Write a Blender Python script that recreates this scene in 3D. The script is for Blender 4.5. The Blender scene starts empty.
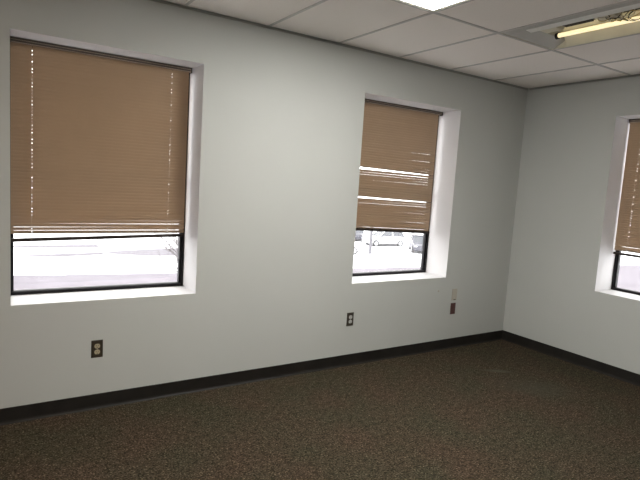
import bpy, bmesh, math, random
from mathutils import Vector, Matrix
R = random.Random(7)
SC = bpy.context.scene
COL = SC.collection

# ------------------------------------------------------------------ dimensions (metres)
H = 2.631          # ceiling height
T = 0.6096         # ceiling tile module
C0 = 0.535         # cut tile at the right wall
D1 = 1.020         # cut tile at the back wall
XL, YF = -5.7, -5.8   # left and front walls
WT = 0.335         # wall thickness
WINS = [(-4.560, -3.4376, .7216, 2.294), (-2.0695, -.9417, .718, 2.299)]
WINR = (-2.058, -.9345, .7225, 2.293)
RF = .275          # depth of the reveal in front of the window frame
GZ = -5.0          # ground outside (the room is on the upper floor)

# ------------------------------------------------------------------ materials
def new_mat(name):
    m = bpy.data.materials.new(name); m.use_nodes = True
    nt = m.node_tree; b = nt.nodes['Principled BSDF']
    return m, nt, b
def mat(name, col, rough=.6, metal=0., var=.06, scale=30., bump=0., spec=.5, trans=None):
    m, nt, b = new_mat(name)
    b.inputs['Roughness'].default_value = rough
    b.inputs['Metallic'].default_value = metal
    b.inputs['Specular IOR Level'].default_value = spec
    tc = nt.nodes.new('ShaderNodeTexCoord')
    n = nt.nodes.new('ShaderNodeTexNoise'); n.inputs['Scale'].default_value = scale
    n.inputs['Detail'].default_value = 3
    nt.links.new(tc.outputs['Object'], n.inputs['Vector'])
    r = nt.nodes.new('ShaderNodeValToRGB')
    r.color_ramp.elements[0].position = .3; r.color_ramp.elements[1].position = .7
    r.color_ramp.elements[0].color = [c*(1-var) for c in col]+[1]
    r.color_ramp.elements[1].color = [min(1, c*(1+var)) for c in col]+[1]
    nt.links.new(n.outputs['Fac'], r.inputs['Fac'])
    nt.links.new(r.outputs['Color'], b.inputs['Base Color'])
    if bump:
        bp = nt.nodes.new('ShaderNodeBump'); bp.inputs['Strength'].default_value = bump
        bp.inputs['Distance'].default_value = .002
        nt.links.new(n.outputs['Fac'], bp.inputs['Height'])
        nt.links.new(bp.outputs['Normal'], b.inputs['Normal'])
    return m
def emit(name, col, s):
    m, nt, b = new_mat(name)
    b.inputs['Base Color'].default_value = (.8, .8, .8, 1)
    b.inputs['Emission Color'].default_value = (*col, 1)
    b.inputs['Emission Strength'].default_value = s
    return m

M = {}
M['wall'] = mat('wall_paint', (.463, .473, .450), .55, var=.012, scale=2.2, bump=.0, spec=.3)
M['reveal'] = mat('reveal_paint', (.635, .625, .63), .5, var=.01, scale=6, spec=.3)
M['tile'] = mat('ceiling_tile', (.88, .83, .785), .9, var=.05, scale=260, bump=.5, spec=.1)
M['tee'] = mat('grid_metal', (.54, .52, .50), .5, var=.03, scale=12)
M['angle'] = mat('wall_angle_metal', (.28, .28, .255), .6, var=.1, scale=12)
M['base'] = mat('vinyl_cove', (.012, .0105, .0085), .55, var=.25, scale=9, spec=.3)
M['bronze'] = mat('dark_bronze', (.008, .0075, .009), .5, var=.1, scale=15, spec=.2)
M['blind'] = mat('tan_slat_enamel', (.345, .243, .158), .42, var=.03, scale=5, spec=.5)
M['blindrail'] = mat('brown_rail_enamel', (.085, .062, .045), .3, var=.03, scale=5, spec=1.)
M['bottomrail'] = mat('dark_rail_enamel', (.028, .021, .018), .5, var=.05, scale=5, spec=.2)
M['railglint'] = mat('painted_rail_highlight', (.52, .43, .34), .3, var=.02)  # pale tan standing in for glints on the headrail
M['cord'] = mat('tan_cord', (.42, .33, .24), .8)
M['brown'] = mat('brown_plastic', (.026, .019, .010), .45, var=.1, scale=60)
M['redbrown'] = mat('red_brown_plastic', (.075, .028, .026), .45, var=.1, scale=60)
M['ivory'] = mat('ivory_plastic', (.42, .37, .25), .5, var=.03)
M['white_pl'] = mat('white_plastic', (.50, .51, .48), .5, var=.03)
M['beige'] = mat('beige_plastic', (.40, .37, .31), .45, var=.03)
M['slot'] = mat('dark_slot', (.01, .009, .008), .7)
M['steel'] = mat('steel', (.5, .48, .45), .3, metal=1.)
M['housing'] = mat('cream_housing_enamel', (.74, .70, .56), .35, var=.05, scale=8)
M['flange'] = mat('grey_flange_enamel', (.45, .44, .41), .4, var=.04, scale=8)
M['lip'] = mat('white_lip_enamel', (.80, .79, .75), .35, var=.03)
M['gap'] = mat('open_wireway', (.03, .022, .016), .8, var=.3, scale=40)
M['wire_y'] = mat('old_yellow_wire', (.45, .33, .10), .5)
M['wire_k'] = mat('black_wire', (.02, .017, .015), .5)
M['wire_w'] = mat('off_white_wire', (.55, .5, .4), .5)
M['lens'] = emit('lit_diffuser', (1.0, .985, .94), 29.)
M['lens_fill'] = emit('warm_fill_diffuser', (1.0, .66, .38), 8.)  # glow of the added out-of-view ceiling light
M['tube'] = emit('weak_warm_tube', (1.0, .80, .42), .80)
M['tube_off'] = mat('unlit_tube', (.75, .74, .68), .25)
M['snow'] = mat('packed_snow', (.80, .80, .82), .8, var=.04, scale=.6, spec=0)
M['asphalt'] = mat('wet_pale_asphalt', (.162, .148, .166), .75, var=.10, scale=.5, spec=0)
M['slush'] = mat('grey_slush', (.155, .145, .160), .8, var=.08, scale=1.2, spec=0)
M['slush2'] = mat('pale_slush', (.18, .17, .185), .8, var=.06, scale=1.2, spec=0)
M['bark'] = mat('grey_bark', (.13, .115, .115), .9, var=.2, scale=20)
M['post'] = mat('pale_grey_post', (.10, .097, .11), .6)
M['car_white'] = mat('white_car_paint', (.80, .80, .82), .25, var=.01)
M['car_dark'] = mat('dark_car_paint', (.04, .04, .055), .25, var=.02)
M['car_glass'] = mat('car_glass', (.035, .04, .05), .1, var=.01)
M['tyre'] = mat('tyre_rubber', (.03, .03, .03), .8)
M['hubcap'] = mat('silver_hubcap', (.5, .5, .52), .35, metal=.6)
M['lampr'] = mat('red_lamp', (.3, .03, .03), .3)
M['lampw'] = mat('clear_lamp', (.6, .6, .62), .2)
M['stain'] = mat('worn_carpet', (.1, .1, .1), .9)

# carpet: dark brown-green loop pile with light flecks and a couple of worn pale patches
m, nt, b = new_mat('speckled_carpet'); M['carpet'] = m
N = nt.nodes; L = nt.links
tc = N.new('ShaderNodeTexCoord')
def noise(sc, det=3, rough=.6):
    n = N.new('ShaderNodeTexNoise'); n.inputs['Scale'].default_value = sc
    n.inputs['Detail'].default_value = det; n.inputs['Roughness'].default_value = rough
    L.new(tc.outputs['Object'], n.inputs['Vector']); return n
def ramp(src, stops):
    r = N.new('ShaderNodeValToRGB'); e = r.color_ramp.elements
    while len(e) < len(stops): e.new(.5)
    for el, (p, c) in zip(e, stops): el.position = p; el.color = (*c, 1)
    L.new(src, r.inputs['Fac']); return r
def mix(kind, f, a, c):
    x = N.new('ShaderNodeMix'); x.data_type = 'RGBA'; x.blend_type = kind
    if isinstance(f, float): x.inputs['Factor'].default_value = f
    else: L.new(f, x.inputs['Factor'])
    for s, v in ((x.inputs[6], a), (x.inputs[7], c)):
        if isinstance(v, tuple): s.default_value = (*v, 1)
        else: L.new(v, s)
    return x.outputs[2]
n1 = noise(98, 2, .75); n2 = noise(2.2, 2); n3 = noise(27, 4, .8)
r1 = ramp(n1.outputs['Fac'], [(.36, (.014, .011, .0075)), (.50, (.048, .038, .026)), (.60, (.076, .061, .043)), (.70, (.19, .16, .12))])
r3 = ramp(n3.outputs['Fac'], [(.36, (.52, .54, .52)), (.64, (1.38, 1.33, 1.28))])
r2 = ramp(n2.outputs['Fac'], [(.35, (.90, 1.0, .93)), (.65, (1.12, 1.0, .98))])
c = mix('MULTIPLY', 1., r1.outputs['Color'], r3.outputs['Color'])
c = mix('MULTIPLY', 1., c, r2.outputs['Color'])
def spot(c, x, y, sx, sy, ang, col, amt):
    mp = N.new('ShaderNodeMapping'); mp.vector_type = 'TEXTURE'
    mp.inputs['Location'].default_value = (x, y, 0); mp.inputs['Rotation'].default_value = (0, 0, ang)
    mp.inputs['Scale'].default_value = (sx, sy, 1)
    L.new(tc.outputs['Object'], mp.inputs['Vector'])
    g = N.new('ShaderNodeTexGradient'); g.gradient_type = 'SPHERICAL'
    L.new(mp.outputs['Vector'], g.inputs['Vector'])
    mt = N.new('ShaderNodeMath'); mt.operation = 'MULTIPLY'; mt.inputs[1].default_value = amt
    L.new(g.outputs['Fac'], mt.inputs[0])
    return mix('MIX', mt.outputs[0], c, col)
c = spot(c, -.895, -.648, .16, .05, -.6, (.075, .07, .052), 1.0)
c = spot(c, -.93, -1.05, .45, .22, -.6, (.055, .052, .038), .6)
L.new(c, b.inputs['Base Color']); b.inputs['Roughness'].default_value = .95
b.inputs['Specular IOR Level'].default_value = .1
bp = N.new('ShaderNodeBump'); bp.inputs['Strength'].default_value = .6; bp.inputs['Distance'].default_value = .006
L.new(n1.outputs['Fac'], bp.inputs['Height']); L.new(bp.outputs['Normal'], b.inputs['Normal'])

# window glass: clear pane with a film of dust
m = bpy.data.materials.new('dusty_window_glass'); m.use_nodes = True; M['glass'] = m
nt = m.node_tree; N = nt.nodes; L = nt.links; N.clear()
out = N.new('ShaderNodeOutputMaterial')
tr = N.new('ShaderNodeBsdfTransparent'); tr.inputs['Color'].default_value = (.96, .97, .97, 1)
gl = N.new('ShaderNodeBsdfGlossy'); gl.inputs['Roughness'].default_value = .02
tl = N.new('ShaderNodeBsdfTranslucent'); tl.inputs['Color'].default_value = (.85, .85, .9, 1)
fr0 = N.new('ShaderNodeLayerWeight'); fr0.inputs['Blend'].default_value = .5
fr1 = N.new('ShaderNodeMath'); fr1.operation = 'POWER'; fr1.inputs[1].default_value = 4.; L.new(fr0.outputs['Facing'], fr1.inputs[0])
fr = N.new('ShaderNodeMath'); fr.operation = 'MULTIPLY_ADD'; fr.inputs[1].default_value = .8; fr.inputs[2].default_value = .03
L.new(fr1.outputs[0], fr.inputs[0])
m1 = N.new('ShaderNodeMixShader'); m2 = N.new('ShaderNodeMixShader')
tcd = N.new('ShaderNodeTexCoord'); nd = N.new('ShaderNodeTexNoise'); nd.inputs['Scale'].default_value = 5
L.new(tcd.outputs['Object'], nd.inputs['Vector'])
md = N.new('ShaderNodeMath'); md.operation = 'MULTIPLY'; md.inputs[1].default_value = .06
L.new(nd.outputs['Fac'], md.inputs[0]); L.new(md.outputs[0], m1.inputs['Fac'])
L.new(tr.outputs[0], m1.inputs[1]); L.new(tl.outputs[0], m1.inputs[2])
L.new(fr.outputs[0], m2.inputs['Fac']); L.new(m1.outputs[0], m2.inputs[1]); L.new(gl.outputs[0], m2.inputs[2])
L.new(m2.outputs[0], out.inputs['Surface'])

# ------------------------------------------------------------------ mesh helpers
class MB:
    def __init__(s): s.v = []; s.f = []; s.mi = []; s.smooth = False
    def face(s, pts, mi=0):
        b = len(s.v); s.v += [tuple(p) for p in pts]; s.f.append(tuple(range(b, b+len(pts)))); s.mi.append(mi)
    def box(s, x0, x1, y0, y1, z0, z1, mi=0):
        b = len(s.v)
        s.v += [(x, y, z) for x in (x0, x1) for y in (y0, y1) for z in (z0, z1)]
        for q in ((0, 1, 3, 2), (4, 6, 7, 5), (0, 4, 5, 1), (2, 3, 7, 6), (0, 2, 6, 4), (1, 5, 7, 3)):
            s.f.append(tuple(b+i for i in q)); s.mi.append(mi)
    def prism(s, prof, axis, a0, a1, mi=0):
        """closed 2-D profile swept along an axis"""
        n = len(prof); b = len(s.v)
        for a in (a0, a1):
            for (p, q) in prof:
                s.v.append({'x': (a, p, q), 'y': (p, a, q), 'z': (p, q, a)}[axis])
        for i in range(n):
            j = (i+1) % n
            s.f.append((b+i, b+j, b+n+j, b+n+i)); s.mi.append(mi)
        s.f.append(tuple(b+i for i in range(n))[::-1]); s.mi.append(mi)
        s.f.append(tuple(b+n+i for i in range(n))); s.mi.append(mi)
    def tube(s, pts, rad, seg=8, cap=True, mi=0):
        pts = [Vector(p) for p in pts]; rings = []
        up = Vector((.13, .21, .97))
        for i, p in enumerate(pts):
            d = (pts[min(i+1, len(pts)-1)]-pts[max(i-1, 0)]).normalized()
            a = d.cross(up)
            if a.length < 1e-3: a = d.cross(Vector((1, 0, 0)))
            a.normalize(); c = d.cross(a)
            r = rad[i] if isinstance(rad, (list, tuple)) else rad
            b = len(s.v)
            for k in range(seg):
                t = 2*math.pi*k/seg
                s.v.append(tuple(p+a*(r*math.cos(t))+c*(r*math.sin(t))))
            rings.append(b)
        for b0, b1 in zip(rings, rings[1:]):
            for k in range(seg):
                j = (k+1) % seg
                s.f.append((b0+k, b0+j, b1+j, b1+k)); s.mi.append(mi)
        if cap:
            s.f.append(tuple(rings[0]+k for k in range(seg))[::-1]); s.mi.append(mi)
            s.f.append(tuple(rings[-1]+k for k in range(seg))); s.mi.append(mi)
    def build(s, name, mats, parent=None, bevel=0, smooth=False, fix=True):
        me = bpy.data.meshes.new(name)
        me.from_pydata(s.v, [], s.f)
        if not isinstance(mats, (list, tuple)): mats = [mats]
        for m_ in mats: me.materials.append(m_)
        me.polygons.foreach_set('material_index', s.mi)
        bm = bmesh.new(); bm.from_mesh(me)
        bmesh.ops.remove_doubles(bm, verts=bm.verts, dist=1e-5)
        if fix: bmesh.ops.recalc_face_normals(bm, faces=bm.faces)
        bm.to_mesh(me); bm.free()
        if smooth: me.polygons.foreach_set('use_smooth', [True]*len(me.polygons))
        o = bpy.data.objects.new(name, me); COL.objects.link(o)
        if parent: o.parent = parent
        if bevel:
            bv = o.modifiers.new('bevel', 'BEVEL'); bv.width = bevel; bv.segments = 2; bv.limit_method = 'ANGLE'
        return o
def bx(*a):
    m_ = MB(); m_.box(*a); return m_
def empty(name, loc=(0, 0, 0), rz=0):
    o = bpy.data.objects.new(name, None); COL.objects.link(o)
    o.location = loc; o.rotation_euler = (0, 0, rz); o.empty_display_size = .1
    return o
def tag(o, label=None, cat=None, group=None, kind=None):
    if label: o['label'] = label
    if cat: o['category'] = cat
    if group: o['group'] = group
    if kind: o['kind'] = kind
    return o
def copy_tree(o, parent=None):
    c_ = o.copy(); COL.objects.link(c_); c_.parent = parent
    for ch in list(o.children): copy_tree(ch, c_)
    return c_

def slab(m_, u0, u1, v0, v1, holes, P, d0, d1, mi_hole=0):
    """slab in the u,v plane with rectangular holes; P(u,v,d)->xyz"""
    us = sorted({u0, u1, *[h[0] for h in holes], *[h[1] for h in holes]})
    vs = sorted({v0, v1, *[h[2] for h in holes], *[h[3] for h in holes]})
    for a, b_ in zip(us, us[1:]):
        for c_, d_ in zip(vs, vs[1:]):
            mu, mv = (a+b_)/2, (c_+d_)/2
            if any(h[0] < mu < h[1] and h[2] < mv < h[3] for h in holes): continue
            for dd in (d0, d1):
                m_.face([P(a, c_, dd), P(b_, c_, dd), P(b_, d_, dd), P(a, d_, dd)])
    def rim(r, mi):
        q = [(r[0], r[2]), (r[1], r[2]), (r[1], r[3]), (r[0], r[3])]
        for i in range(4):
            a, b_ = q[i], q[(i+1) % 4]
            m_.face([P(*a, d0), P(*b_, d0), P(*b_, d1), P(*a, d1)], mi)
    rim((u0, u1, v0, v1), 0)
    for h in holes: rim(h, mi_hole)

# ------------------------------------------------------------------ room shell
w = MB(); slab(w, XL, WT, -.3, H+.3, WINS, lambda u, v, d: (u, d, v), 0, WT, 1)
tag(w.build('wall_back', [M['wall'], M['reveal']], fix=False), 'pale grey painted wall with two deep window openings', kind='structure')
w = MB(); slab(w, YF, 0, -.3, H+.3, [WINR], lambda u, v, d: (d, u, v), 0, WT, 1)
tag(w.build('wall_right', [M['wall'], M['reveal']], fix=False), 'pale grey painted wall at right with one deep window opening', kind='structure')
WINL_FILL = [(-3.0, -1.3, .3, 1.4), (-5.5, -3.3, .3, 1.4)]  # low openings added out of view to throw fill daylight upward
w = MB(); slab(w, YF, WT, -.3, H+.3, WINL_FILL, lambda u, v, d: (XL-d, u, v), 0, WT, 1)
tag(w.build('wall_left', [M['wall'], M['reveal']], fix=False), kind='structure')
tag(bx(XL-WT, WT, YF-.15, YF, -.3, H+.3).build('wall_front', M['wall']), kind='structure')
tag(bx(XL, 0, YF, 0, -.2, 0).build('floor', M['carpet']), 'dark speckled brown carpet', kind='structure')

gx = [-(C0+k*T) for k in range(0, 9)]          # grid lines running away from the back wall
gy = [-(D1+k*1.2192) for k in range(0, 4)]      # grid lines parallel to the back wall
def cell(k, r): return (gx[k+1], gx[k], gy[r]-1.2192, gy[r])
G = .009
FIX = [(3, 0), (1, 0), (7, 1)]  # last cell is an added unseen warm fill light
ceil = MB()
slab(ceil, XL, 0, YF, 0, [tuple(c_+s*G for c_, s in zip(cell(*f), (1, -1, 1, -1))) for f in FIX],
     lambda u, v, d: (u, v, d), H+.004, H+.022)
tag(ceil.build('ceiling', M['tile'], fix=False), 'suspended ceiling of white mineral tiles', kind='structure')
def in_fix(x0, x1, y0, y1):
    mx, my = (x0+x1)/2, (y0+y1)/2
    for f in FIX:
        c_ = cell(*f)
        if c_[0]+G*1.5 < mx < c_[1]-G*1.5 and c_[2]+G*1.5 < my < c_[3]-G*1.5: return True
    return False
g = MB()
for x in gx:
    g.box(x-G, x+G, YF, 0, H-.0015, H+.006)
xs = [XL]+gx[::-1]+[0]
for y in gy:
    for a, b_ in zip(xs, xs[1:]):
        if b_ <= a: continue
        g.box(a+(G if a != XL else 0), b_-(G if b_ != 0 else 0), y-G-.002, y+G, H-.0015, H+.006)
tag(g.build('trim_1', M['tee']), 'thin grey metal grid between the ceiling tiles', kind='structure')
a_ = MB(); a_.prism([(0, H-.014), (-.003, H-.014), (-.003, H-.003), (-.022, H-.003), (-.022, H), (0, H)], 'x', XL, 0)
tag(a_.build('trim_2', M['angle']), 'dark metal wall angle where ceiling meets back wall', kind='structure')
a_ = MB(); a_.prism([(0, H-.014), (-.003, H-.014), (-.003, H-.003), (-.022, H-.003), (-.022, H), (0, H)], 'y', YF, -.022)
tag(a_.build('trim_3', M['angle']), 'dark metal wall angle where ceiling meets right wall', kind='structure')

bh = .0985
prof = [(0, 0), (0, bh), (-.0025, bh), (-.004, bh-.003), (-.004, .02), (-.007, .009), (-.014, .003), (-.016, 0)]
b_ = MB(); b_.prism(prof, 'x', XL, -.0045)
tag(b_.build('baseboard_back', M['base']), 'black vinyl cove base along back wall', kind='structure')
b_ = MB(); b_.prism(prof, 'y', YF, -.0005)
tag(b_.build('baseboard_right', M['base']), 'black vinyl cove base along right wall', kind='structure')

# ------------------------------------------------------------------ windows (local: x along, y outwards, z up)
def window(idx, w_, h_, loc, rz, label):
    root = empty('window_%d' % idx, loc, rz); tag(root, label, kind='structure')
    t, d = .016, .057
    f = MB()
    f.box(0, t, 0, d, 0, h_); f.box(w_-t, w_, 0, d, 0, h_)
    f.box(t, w_-t, 0, d, 0, .022); f.box(t, w_-t, 0, d, h_-t, h_)
    f.build('window_frame', M['bronze'], root, bevel=.002)
    s = MB(); q = .013                                   # inner glazing bead, a step back from the frame
    s.box(t, t+q, .014, d-.006, .022, h_-t); s.box(w_-t-q, w_-t, .014, d-.006, .022, h_-t)
    s.box(t+q, w_-t-q, .014, d-.006, .022, .025); s.box(t+q, w_-t-q, .014, d-.006, h_-t-q, h_-t)
    s.box(t+q, w_-t-q, .014, d-.006, h_*.5-.02, h_*.5+.02)
    s.build('glazing_bead', M['bronze'], root, bevel=.001)
    p = MB(); p.box(t+.002, w_-t-.002, .030, .031, .03, h_-t-.002)
    p.build('glass_pane', M['glass'], root)
    return root
for i, (x0, x1, z0, z1) in enumerate(WINS):
    window(i+1, x1-x0, z1-z0, (x0, RF, z0), 0,
           ['large dark framed window at left of back wall', 'dark framed window near the room corner'][i])
y0, y1, z0, z1 = WINR
for k, (a, b_, z0_, z1_) in enumerate(WINL_FILL):
    window(4+k, b_-a, z1_-z0_, (XL-RF, a, z0_), math.pi/2, 'added unseen window in the left wall, letting in fill daylight')
window(3, y1-y0, z1-z0, (RF, y1, z0), -math.pi/2, 'dark framed window in the right wall, cut off by photo edge')

# ------------------------------------------------------------------ venetian blinds (local: x along, y outwards, z up; origin at left end of headrail top)
def blind(loc, rz, width, hr_w, drop, rail_l, rail_r, ladders, gaps, label, open_n, sag, seed, holes=True):
    rr = random.Random(seed)
    root = empty('venetian_blind', loc, rz)
    tag(root, label, 'window blind')
    hr = MB()
    hx0, hx1 = 0, hr_w
    hr.prism([(-.0125, -.002), (-.0125, -.027), (-.010, -.030), (.0125, -.030), (.0125, 0), (.0105, 0), (.0105, -.026),
              (-.0098, -.026), (-.0098, -.004), (-.0085, -.004), (-.0085, 0), (-.0125, 0)], 'x', hx0, hx1)
    h_o = hr.build('headrail', M['blindrail'], root)
    for za, zb_ in ((-.0285, -.0250), (-.0130, -.0105)):  # highlights of the headrail, painted as pale strips
        bx(hx0+.006, hx1-.006, -.0136, -.0124, za, zb_).build('rail_highlight', M['railglint'], h_o)
    for e in (hx0, hx1-.004):
        bx(e, e+.004, -.016, .016, -.034, .0035).build('bracket', M['bottomrail'], h_o)
    pitch, sw = .0210, .025
    xa = .004
    xb = xa+width
    s = MB()
    gsum = sum(g_[1] for g_ in gaps)
    n = round((drop-.039-.010-gsum)/pitch); pitch = (drop-.039-.010-gsum)/n
    hole_w, hole_d = .0036, .0075
    zc = -.030-.009
    k = 0
    total = drop
    while True:
        z = zc-k*pitch
        for (gz, gap, _t) in gaps:
            if z < gz: z -= gap
        if k > n: break
        low = (-z)/total
        ang = math.radians(69+rr.uniform(-2.6, 2.6))
        rem = (total+z)/pitch
        if rem < open_n: ang = math.radians(68-11.5*(1-rem/open_n)+rr.uniform(-3.5, 3.5))
        for (gz, gap, t) in gaps:
            if 0 < gz-z < t: ang -= math.radians(rr.uniform(4, 27)*(1-(gz-z)/t))
        # slat: room edge up, outer edge down; gentle crown
        dz = rr.uniform(-.0007, .0007); tilt_end = rr.uniform(-.0010, .0010)
        def pt(x, q):                     # q in -1..1 across the slat
            u = q*sw*.5; cr = .0016*(1-q*q)
            yy = u*math.cos(ang)+cr*math.sin(ang)*-1
            zz = -u*math.sin(ang)-cr*math.cos(ang)*-1
            f_ = (x-xa)/(xb-xa)
            bow = 0
            for (gz, gap, t) in gaps:
                if 0 < z-gz < .2: bow += -gap*.8*f_*(1-(z-gz)/.2)     # slats above a gap sag at the right
            sg = sag*f_*max(0., (low-.3)/.7)
            return (x, yy, z+zz+dz+tilt_end*(f_-.5)*2+bow+sg)
        cuts = [xa]
        hole_w = rr.choice((.0004, .0004, .0016, .0032)) if holes else .0003
        for lx in ladders: cuts += [lx-hole_w/2, lx+hole_w/2]
        cuts.append(xb)
        hq = hole_d/sw
        qs = [-1, -hq, hq, 1]
        nx = len(cuts)
        full = []
        for i in range(nx-1):
            x0_, x1_ = cuts[i], cuts[i+1]
            ishole = (i % 2 == 1)
            for j in range(3):
                if ishole and j == 1: continue
                s.face([pt(x0_, qs[j]), pt(x1_, qs[j]), pt(x1_, qs[j+1]), pt(x0_, qs[j+1])])
        k += 1
        if k > 95: break
    sl = s.build('slats', M['blind'], root, smooth=False)
    sl.data.polygons.foreach_set('use_smooth', [False]*len(sl.data.polygons))
    so = sl.modifiers.new('thickness', 'SOLIDIFY'); so.thickness = .0004; so.offset = 0
    # bottom rail, hanging a little askew
    r_ = MB(); t2 = .010
    pr = [(-.0115, -.009), (-.0115, .008), (-.009, t2), (.009, t2), (.0115, .008), (.0115, -.009), (.009, -.011), (-.009, -.011)]
    n_ = len(pr); b0 = len(r_.v)
    for (x, zz) in ((xa, rail_l), (xb+.004, rail_r)):
        for (p, q) in pr: r_.v.append((x, p, zz+q))
    for i in range(n_):
        j = (i+1) % n_; r_.f.append((i, j, n_+j, n_+i)); r_.mi.append(0)
    r_.f.append(tuple(range(n_))[::-1]); r_.f.append(tuple(range(n_, 2*n_))); r_.mi += [0, 0]
    r_.build('bottom_rail', M['bottomrail'], root)
    for lx in ladders:
        f_ = (lx-xa)/(xb-xa); ze = rail_l*(1-f_)+rail_r*f_
        c_ = MB()
        for yy in (-.0128,):
            for dx in (-.0035,):
                c_.tube([(lx+dx, yy, -.03), (lx+dx+.0005, yy, -total*.5), (lx+dx, yy, ze)], .0006, 5)
                c_.tube([(lx+dx, -yy, -.03), (lx+dx+.0005, -yy, -total*.5), (lx+dx, -yy, ze)], .0006, 5)
        c_.build('ladder_cord', M['cord'], root)
    return root
YB = .215
blind((-4.553, YB, 2.2925), 0, 1.083, 1.104, 1.170, -1.210, -1.180, [.118, .968], [],
      'wide brown slatted blind, bottom bar hanging lower at left, over leftmost window', 9, .006, 3)
blind((-2.062, .235, 2.2975), 0, 1.066, 1.110, 1.131, -1.134, -1.171, [.130, .925],
      [(-.585, .025, .16), (-.848, .018, .16)],
      'brown slatted blind with two bright gaps between slats, over middle window', 3, -.036, 11, False)
blind((.230, -.940, 2.2905), -math.pi/2, 1.085, 1.098, 1.190, -1.216, -1.224, [.118, .968], [],
      'brown slatted blind on the right wall, cut off by photo edge', 5, 0, 23)

# ------------------------------------------------------------------ wall plates (local: x along wall, -y into room, z up, origin plate centre on wall)
def plate(root, m_, w_=.070, h_=.115, name='cover_plate'):
    p = MB(); a, d = .004, .0055
    lo = [(-w_/2, -h_/2), (w_/2, -h_/2), (w_/2, h_/2), (-w_/2, h_/2)]
    hi = [(x-math.copysign(a, x), z-math.copysign(a, z)) for x, z in lo]
    for i in range(4):
        j = (i+1) % 4
        p.face([(lo[i][0], 0, lo[i][1]), (lo[j][0], 0, lo[j][1]), (lo[j][0], -.002, lo[j][1]), (lo[i][0], -.002, lo[i][1])])
        p.face([(lo[i][0], -.002, lo[i][1]), (lo[j][0], -.002, lo[j][1]), (hi[j][0], -d, hi[j][1]), (hi[i][0], -d, hi[i][1])])
    p.face([(x, -d, z) for x, z in hi]); p.face([(x, 0, z) for x, z in lo])
    return p.build(name, m_, root)
def disc_prof(rx, rz, flat, n=20, cx=0, cz=0):
    pts = []
    for i in range(n):
        t = 2*math.pi*i/n
        pts.append((cx+max(-flat, min(flat, rx*math.cos(t)*1.0)), cz+rz*math.sin(t)))
    return pts
def screw(root, z):
    s = MB(); pr = disc_prof(.003, .003, 1, 12, 0, z)
    n = len(pr); s.v = [(x, -.0050, zz) for x, zz in pr]+[(x, -.0066, zz) for x, zz in pr]
    s.f = [(i, (i+1) % n, n+(i+1) % n, n+i) for i in range(n)]+[tuple(range(n)), tuple(range(n, 2*n))]; s.mi = [0]*len(s.f)
    return s.build('screw', M['steel'], root)
def outlet(loc, face, label):
    root = empty('wall_outlet', loc); tag(root, label, 'electrical outlet')
    plate(root, M['brown'])
    for cz in (.0195, -.0195):
        s = MB(); pr = disc_prof(.0172, .0172, .0172, 24, 0, cz)
        pr = [(x, max(cz-.0145, min(cz+.0145, z))) for x, z in pr]
        n = len(pr); s.v = [(x, -.0050, z) for x, z in pr]+[(x, -.0080, z) for x, z in pr]
        s.f = [(i, (i+1) % n, n+(i+1) % n, n+i) for i in range(n)]+[tuple(range(n)), tuple(range(n, 2*n))]; s.mi = [0]*len(s.f)
        r_ = s.build('receptacle', face, root, bevel=.0006)
        q = MB()
        q.box(-.0078, -.0054, -.0084, -.0079, cz-.001, cz+.0085); q.box(.0054, .0078, -.0084, -.0079, cz-.0002, cz+.0078)
        q.prism([(x, z) for x, z in disc_prof(.0028, .0028, 1, 10, 0, cz-.0075)], 'z', 0, 0) if False else q.box(-.0025, .0025, -.0084, -.0079, cz-.0105, cz-.0055)
        q.build('slot', M['slot'], r_)
    screw(root, 0)
    return root
outlet((-4.081, 0, .401), M['ivory'], 'dark brown wall outlet with ivory sockets below the left window')
outlet((-2.062, 0, .409), M['white_pl'], 'dark brown wall outlet with whitish sockets below the middle window')
r_ = empty('wall_plate', (-.803, 0, .541)); tag(r_, 'beige wall plate mounted above the red-brown plate near the corner', 'wall plate')
plate(r_, M['beige']); screw(r_, .042); screw(r_, -.030)
bx(-.012, .016, -.0068, -.0050, -.0535, -.0475).build('jack', M['slot'], r_)
r_ = empty('wall_plate', (-.808, 0, .401)); tag(r_, 'dark red-brown wall plate mounted under the beige plate near the corner', 'wall plate')
plate(r_, M['redbrown'], .068, .113); screw(r_, .030); screw(r_, -.030)
bx(-.0165, .0165, -.0075, -.0050, -.033, .033).build('insert', M['redbrown'], r_, bevel=.001)
s = MB(); s.tube([(0, 0, 0), (0, -.003, 0), (0, -.0045, -.0005)], [.009, .009, .004], 12)
o = s.build('wall_anchor', M['beige']); o.location = (-1.027, 0, .589)
tag(o, 'tiny grey plug stuck in back wall, left of the beige plate', 'wall plug')

# ------------------------------------------------------------------ ceiling lights (local origin: cell centre at ceiling plane)
HW, HL = T/2-.0095, .6096-.0095
def troffer(k, r, lens, label, group=None):
    c_ = cell(k, r)
    root = empty('ceiling_light', ((c_[0]+c_[1])/2, (c_[2]+c_[3])/2, H)); tag(root, label, 'ceiling light', group)
    h = MB()
    h.box(-HW, -HW+.004, -HL, HL, .0, .1); h.box(HW-.004, HW, -HL, HL, .0, .1)
    h.box(-HW+.004, HW-.004, -HL, -HL+.004, .0, .1); h.box(-HW+.004, HW-.004, HL-.004, HL, .0, .1)
    h.box(-HW+.004, HW-.004, -HL+.004, HL-.004, .096, .1)
    h.build('housing', M['housing'], root)
    f = MB(); e = .016; a, b_ = HW-.005, HL-.005
    f.box(-a, -a+e, -b_, b_, .001, .006); f.box(a-e, a, -b_, b_, .001, .006)
    f.box(-a+e, a-e, -b_, -b_+e, .001, .006); f.box(-a+e, a-e, b_-e, b_, .001, .006)
    f.build('door_frame', M['lip'], root)
    bx(-a+e, a-e, -b_+e, b_-e, .003, .006).build('diffuser', lens, root)
    return root
troffer(3, 0, M['lens'], 'lit white rectangular ceiling light panel at the top edge of the photo')
hid = 'added unseen ceiling light panels for warm fill'
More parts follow.
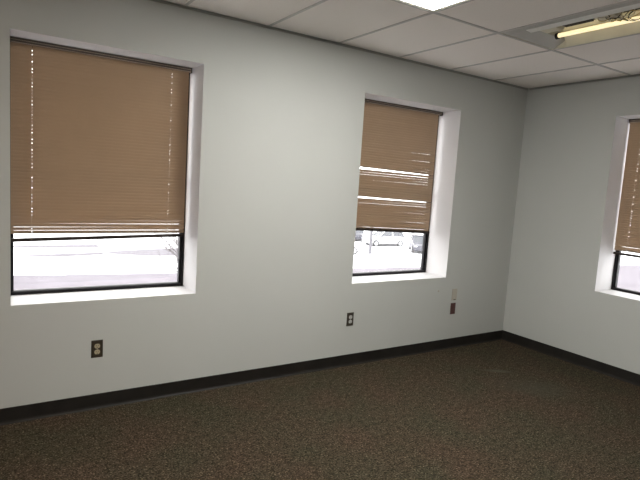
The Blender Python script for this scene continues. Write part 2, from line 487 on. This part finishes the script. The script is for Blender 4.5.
for (k, r) in FIX[2:]:  # unseen extra panel, added to warm the left of the room
    troffer(k, r, M['lens_fill'], 'added unseen ceiling light panel giving warm fill, behind the camera')

# open fixture with its lens off
c_ = cell(1, 0)
root = empty('ceiling_light', ((c_[0]+c_[1])/2, (c_[2]+c_[3])/2, H))
tag(root, 'open ceiling light with lens missing, yellow glowing tube and loose wires showing', 'ceiling light')
h = MB(); D = .085
h.box(-HW, -HW+.003, -HL, HL, 0, .1); h.box(HW-.003, HW, -HL, HL, 0, .1)
h.box(-HW+.003, HW-.003, -HL, -HL+.003, 0, .1); h.box(-HW+.003, HW-.003, HL-.003, HL, 0, .1)
h.box(-HW+.003, HW-.003, -HL+.003, HL-.003, .097, .1)
h.build('housing', M['housing'], root)
# sloped side reflectors and sloped end plates
s = MB()
s.prism([(HW-.004, .002), (HW-.010, .002), (HW-.062, D), (HW-.004, D)], 'y', -HL+.12, HL-.12)
s.prism([(-HW+.004, .002), (-HW+.010, .002), (-HW+.062, D), (-HW+.004, D)], 'y', -HL+.12, HL-.12)
s.build('side_reflector', M['housing'], root)
s = MB()
for sg in (1, -1):
    s = MB(); s.prism([(sg*(HL-.004), .003), (sg*(HL-.020), .003), (sg*(HL-.105), .050), (sg*(HL-.115), D), (sg*(HL-.004), D)], 'x', -HW+.004, HW-.004)
    s.build('end_plate', M['flange'], root)
s = MB(); s.box(-HW+.004, HW-.004, -HL+.12, HL-.12, D+.004, .096)
s.build('top_reflector', M['housing'], root)
# bright folded lip along the left side where the lens frame used to close
s = MB(); s.prism([(-HW+.052, -.004), (-HW+.104, -.009), (-HW+.108, -.003), (-HW+.104, .004), (-HW+.060, .006), (-HW+.050, .002)], 'y', -HL+.03, HL-.165)
s.build('lens_frame_rail', M['lip'], root, bevel=.001)
s = MB(); s.box(-HW+.004, -HW+.052, -HL+.03, HL-.02, -.001, .003)
s.build('flange', M['flange'], root)
# ballast cover channel with sections missing
def channel(y0_, y1_):
    m_ = MB(); m_.prism([(-.075, D), (-.045, .044), (.045, .044), (.075, D)], 'y', y0_, y1_); return m_
channel(.36, HL-.12).build('ballast_cover', M['housing'], root)
channel(-.02, .10).build('ballast_cover', M['housing'], root)
channel(-HL+.12, -.22).build('ballast_cover', M['housing'], root)
s = MB(); s.box(-.072, .098, -.24, .37, D-.002, D+.003); s.build('wireway', M['gap'], root)
s = MB(); s.box(-.040, .030, .14, .33, .050, D-.003); s.build('ballast', M['gap'], root, bevel=.003)
# lamp holders and tubes
for x in (.166, -.166):
    t_ = MB(); t_.tube([(x, -HL+.13, .052), (x, HL-.13, .052)], .015, 20)
    t_.build('fluorescent_tube', M['tube'] if x > 0 else M['tube_off'], root, smooth=False)
    for e in (1, -1):
        s = MB(); s.tube([(x, e*(HL-.112), .050), (x, e*(HL-.130), .050)], .022, 20)
        s.build('lamp_holder', M['slot'], root)
# loose wires
def wire(m_, n, seed, y0_, y1_, xr, zlo, rad):
    rr = random.Random(seed); mb = MB()
    for i in range(n):
        p = [(rr.uniform(*xr), rr.uniform(y0_, y1_), D-.002)]
        x, y = p[0][0], p[0][1]
        for k in range(rr.randint(4, 7)):
            x += rr.uniform(-.035, .035); y += rr.uniform(-.09, .09)
            y = max(y0_-.03, min(y1_+.03, y)); x = max(xr[0]-.01, min(xr[1]+.01, x))
            p.append((x, y, rr.uniform(zlo, .05)))
        p.append((x+rr.uniform(-.02, .02), y+rr.uniform(-.05, .05), D-.004))
        # smooth
        for _ in range(2):
            q = [p[0]]
            for a, b2 in zip(p, p[1:]):
                q.append(tuple(.75*u+.25*v for u, v in zip(a, b2))); q.append(tuple(.25*u+.75*v for u, v in zip(a, b2)))
            q.append(p[-1]); p = q
        mb.tube(p, rad, 6)
    return mb.build('wire', m_, root, smooth=True)
wire(M['wire_y'], 3, 5, -.13, .03, (-.05, .05), .004, .0022)
wire(M['wire_k'], 3, 9, -.13, .02, (-.05, .05), .000, .0024)
wire(M['wire_w'], 2, 14, -.14, .04, (-.06, .05), .010, .0022)

# ------------------------------------------------------------------ outside, seen through the lower panes (upper floor: ground is 5 m below)
def flat(name, pts, z, m_, label=None, h=.02):
    s = MB(); n = len(pts)
    s.v = [(x, y, z-h) for x, y in pts]+[(x, y, z) for x, y in pts]
    s.f = [tuple(range(n)), tuple(range(n, 2*n))]+[(i, (i+1) % n, n+(i+1) % n, n+i) for i in range(n)]; s.mi = [0]*len(s.f)
    return tag(s.build(name, m_), label, kind='structure')
flat('snowy_ground', [(-150, -150), (260, -150), (260, 260), (-150, 260)], GZ, M['snow'], 'bright snow covered lot outside', .3)
def edge(x): return 30.75-.155*x+.0016*x*x
flat('street', [(-60, 5), (20, 5), (60, 5), (60, 22), (40, edge(32)-1.5), (26, 28.0), (20, 28.6), (6, edge(6)), (-3, edge(-3)), (-60, 38)], GZ+.02, M['asphalt'], 'pale wet road below the windows')
flat('slush_track', [(-2.6, 38.4), (.2, 37.9), (3.0, 38.5), (3.8, 39.6), (.2, 39.3), (-2.2, 38.9)], GZ+.02, M['slush'])
flat('slush_track', [(-3.0, 43.2), (3.6, 42.4), (3.7, 44.0), (-2.0, 44.1)], GZ+.02, M['slush'])
flat('slush_track', [(3.2, 39.2), (6.0, 37.4), (8.9, 37.0), (10.4, 39.2), (10.6, 41.2), (8.2, 41.0), (4.6, 40.2)], GZ+.02, M['slush'])
flat('snow_patch', [(-1.2, 30.6), (-.45, 30.5), (-.4, 30.75), (-1.1, 30.8)], GZ+.05, M['snow'])
flat('slush_track', [(27.0, 34.9), (30.2, 34.0), (30.8, 34.3), (29.0, 35.1)], GZ+.02, M['slush'])
flat('slush_track', [(40, 16.2), (60, 23.0), (60, 24.2), (40, 17.2)], GZ+.03, M['snow'])

def car(loc, rz, paint, label, L_=4.7, suv=True):
    """length along x, nose to -x; origin on the ground in the middle"""
    root = empty('car', loc, rz); tag(root, label, 'car')
    hl, W = L_/2, .92
    top = 1.70 if suv else 1.42
    # body sections along x: (x, half width, sill z, shoulder z)
    secs = [(-hl, .62, .42, .66), (-hl+.12, .80, .30, .84), (-hl+.9, .90, .24, .98), (-hl+1.25, W, .24, 1.02),
            (0, W, .24, 1.05), (hl-.8, W, .24, 1.07), (hl-.15, .86, .30, 1.05), (hl, .70, .42, .90)]
    s = MB(); ring = 10; rings = []
    for (x, w_, zl, zh) in secs:
        b0 = len(s.v); rings.append(b0)
        pr = [(-w_*.86, zl), (-w_, zl+.12), (-w_, (zl+zh)/2), (-w_*.97, zh-.08), (-w_*.86, zh),
              (w_*.86, zh), (w_*.97, zh-.08), (w_, (zl+zh)/2), (w_, zl+.12), (w_*.86, zl)]
        for (y, z) in pr: s.v.append((x, y, z))
    for b0, b1 in zip(rings, rings[1:]):
        for k in range(ring):
            j = (k+1) % ring; s.f.append((b0+k, b0+j, b1+j, b1+k)); s.mi.append(0)
    s.f.append(tuple(rings[0]+k for k in range(ring))); s.f.append(tuple(rings[-1]+k for k in range(ring))); s.mi += [0, 0]
    body = s.build('body', paint, root, smooth=False)
    # cabin: glass house and roof
    rf0, rf1, rr0, rr1 = (-hl+1.25, -hl+2.0, hl-.55, hl-.15) if suv else (-hl+1.2, -hl+2.0, hl-1.5, hl-.7)
    zb, zt = 1.02, top-.07
    s = MB()
    lo = [(rf0, -.80, zb), (rf0, .80, zb), (rr1, .80, zb), (rr1, -.80, zb)]
    hi = [(rf1, -.64, zt), (rf1, .64, zt), (rr0, .64, zt), (rr0, -.64, zt)]
    for i in range(4):
        j = (i+1) % 4; s.face([lo[i], lo[j], hi[j], hi[i]])
    s.face(lo); s.face(hi); s.build('window_glass', M['car_glass'], root)
    s = MB(); s.box(rf1-.05, rr0+.05, -.67, .67, zt-.01, top); s.build('roof', paint, root, bevel=.04)
    for (xa_, xb_) in ((rf0, rf1), ((rf1+rr0)/2-.15, (rf1+rr0)/2-.15), (rr1, rr0)):
        for sg in (1, -1):
            s = MB(); s.tube([(xa_, sg*.81, zb), (xb_, sg*.655, zt)], .05, 6)
            s.build('pillar', paint, root)
    for x in (-hl+.85, hl-.85+(.0)):
        for sg in (1, -1):
            s = MB(); s.tube([(x, sg*.72, .34), (x, sg*.945, .34)], .35, 24)
            wl_ = s.build('wheel', M['tyre'], root)
            s = MB(); s.tube([(x, sg*.945, .34), (x, sg*.96, .34)], .23, 16); s.build('hubcap', M['hubcap'], wl_)
    for sg in (1, -1):
        bx(-hl-.0, -hl+.10, sg*.62-.14, sg*.62+.14, .68, .80).build('headlight', M['lampw'], root)
        bx(hl-.08, hl+.01, sg*.66-.10, sg*.66+.10, .78, 1.0).build('tail_light', M['lampr'], root)
    bx(-hl+.3, hl-.3, -.935, .935, .22, .28).build('sill_trim', M['tyre'], root)
    return root
car((32.75, 40.75, GZ), math.radians(-7.6), M['car_white'], 'white sport utility car parked side on, seen through the middle window', 4.8)
car((33.6, 36.0, GZ), math.radians(52), M['car_dark'], 'dark car parked right of the white one, seen through the middle window', 4.5)
car((32.6, 45.8, GZ), math.radians(60), M['car_dark'], 'dark car behind the pale post, left of the white one, seen through the middle window', 4.4)
car((23.3, 36.4, GZ), math.radians(-5), M['car_white'], 'white car nearest the window, only its end and wheel showing past the reveal', 4.6, False)
s = MB(); s.tube([(0, 0, 0), (0, 0, 3.2)], .15, 12)
o = s.build('post', M['post']); o.location = (26.6, 35.4, GZ); tag(o, 'pale grey post standing in the snow in front of the white car', 'post')

def tree(loc, h0, aim, seed, label):
    rr = random.Random(seed)
    root = empty('bare_tree', loc); tag(root, label, 'tree')
    tk = MB(); tk.tube([(0, 0, 0), (.05, .02, h0*.3), (-.04, 0, h0*.6), (.02, 0, h0*.82)], [.10, .08, .06, .035], 10)
    tk.build('trunk', M['bark'], root, smooth=True)
    br = MB()
    def grow(p, d, ln, r, lev):
        n = 4; pts = [p]; q = Vector(p); d = Vector(d).normalized()
        for i in range(n):
            d = (d+Vector((rr.uniform(-.25, .25), rr.uniform(-.25, .25), rr.uniform(-.12, .22)))).normalized()
            q = q+d*(ln/n); pts.append(tuple(q))
        br.tube(pts, [r*(1-.14*i) for i in range(n+1)], 5)
        if lev:
            for i in range(1, n+1):
                for _ in range(2):
                    dd = (d+Vector((rr.uniform(-1, 1), rr.uniform(-1, 1), rr.uniform(-.4, .9)))*.9).normalized()
                    grow(pts[i], dd, ln*.52, r*.5, lev-1)
    for i in range(9):
        t = rr.uniform(.45, .82); a = aim+rr.uniform(-2.2, 2.2)
        grow((0, 0, h0*t), (math.cos(a), math.sin(a), .55), rr.uniform(.9, 1.3), .032, 2)
    br.build('branches', M['bark'], root)
    return root
tree((.62, 10.0, GZ), 5.2, math.pi, 4, 'bare thin tree outside, its twigs showing at the right edge of the left window')
tree((-6.0, 10.0, GZ), 4.6, 0, 8, 'bare thin tree outside, one twig showing at the left edge of the left window')

# ------------------------------------------------------------------ daylight: overcast sky
wd = bpy.data.worlds.new('overcast_sky'); SC.world = wd; wd.use_nodes = True
nt = wd.node_tree; N = nt.nodes; L = nt.links
bg = N['Background']; bg.inputs['Strength'].default_value = 4.2
tcw = N.new('ShaderNodeTexCoord'); sp = N.new('ShaderNodeSeparateXYZ'); rp = N.new('ShaderNodeValToRGB')
L.new(tcw.outputs['Generated'], sp.inputs[0]); L.new(sp.outputs['Z'], rp.inputs['Fac'])
rp.color_ramp.elements[0].color = (.97, .95, .94, 1); rp.color_ramp.elements[1].color = (1.0, .985, .97, 1)
L.new(rp.outputs['Color'], bg.inputs['Color'])

# ------------------------------------------------------------------ camera
f, yaw, pt_, ro = 523.2945, .5805, -.1109, .063
fw = Vector((math.sin(yaw)*math.cos(pt_), math.cos(yaw)*math.cos(pt_), math.sin(pt_)))
rt = Vector((math.cos(yaw), -math.sin(yaw), 0)); up = rt.cross(fw)
r2 = rt*math.cos(ro)+up*math.sin(ro); u2 = -rt*math.sin(ro)+up*math.cos(ro)
cd = bpy.data.cameras.new('camera'); cam = bpy.data.objects.new('camera', cd); COL.objects.link(cam)
cd.sensor_width = 36; cd.sensor_fit = 'HORIZONTAL'; cd.lens = f*36/640; cd.clip_start = .02; cd.clip_end = 600
cam.matrix_world = Matrix(((r2.x, u2.x, -fw.x, -4.709), (r2.y, u2.y, -fw.y, -3.4911), (r2.z, u2.z, -fw.z, 1.5588), (0, 0, 0, 1)))
SC.camera = cam
SC.view_settings.view_transform = 'Standard'; SC.view_settings.look = 'None'
SC.view_settings.exposure = 0.35; SC.view_settings.gamma = 1.0; SC.view_settings.use_curve_mapping = False
SC.cycles.max_bounces = 10; SC.cycles.diffuse_bounces = 6; SC.cycles.transparent_max_bounces = 16
SC.cycles.sample_clamp_indirect = 6
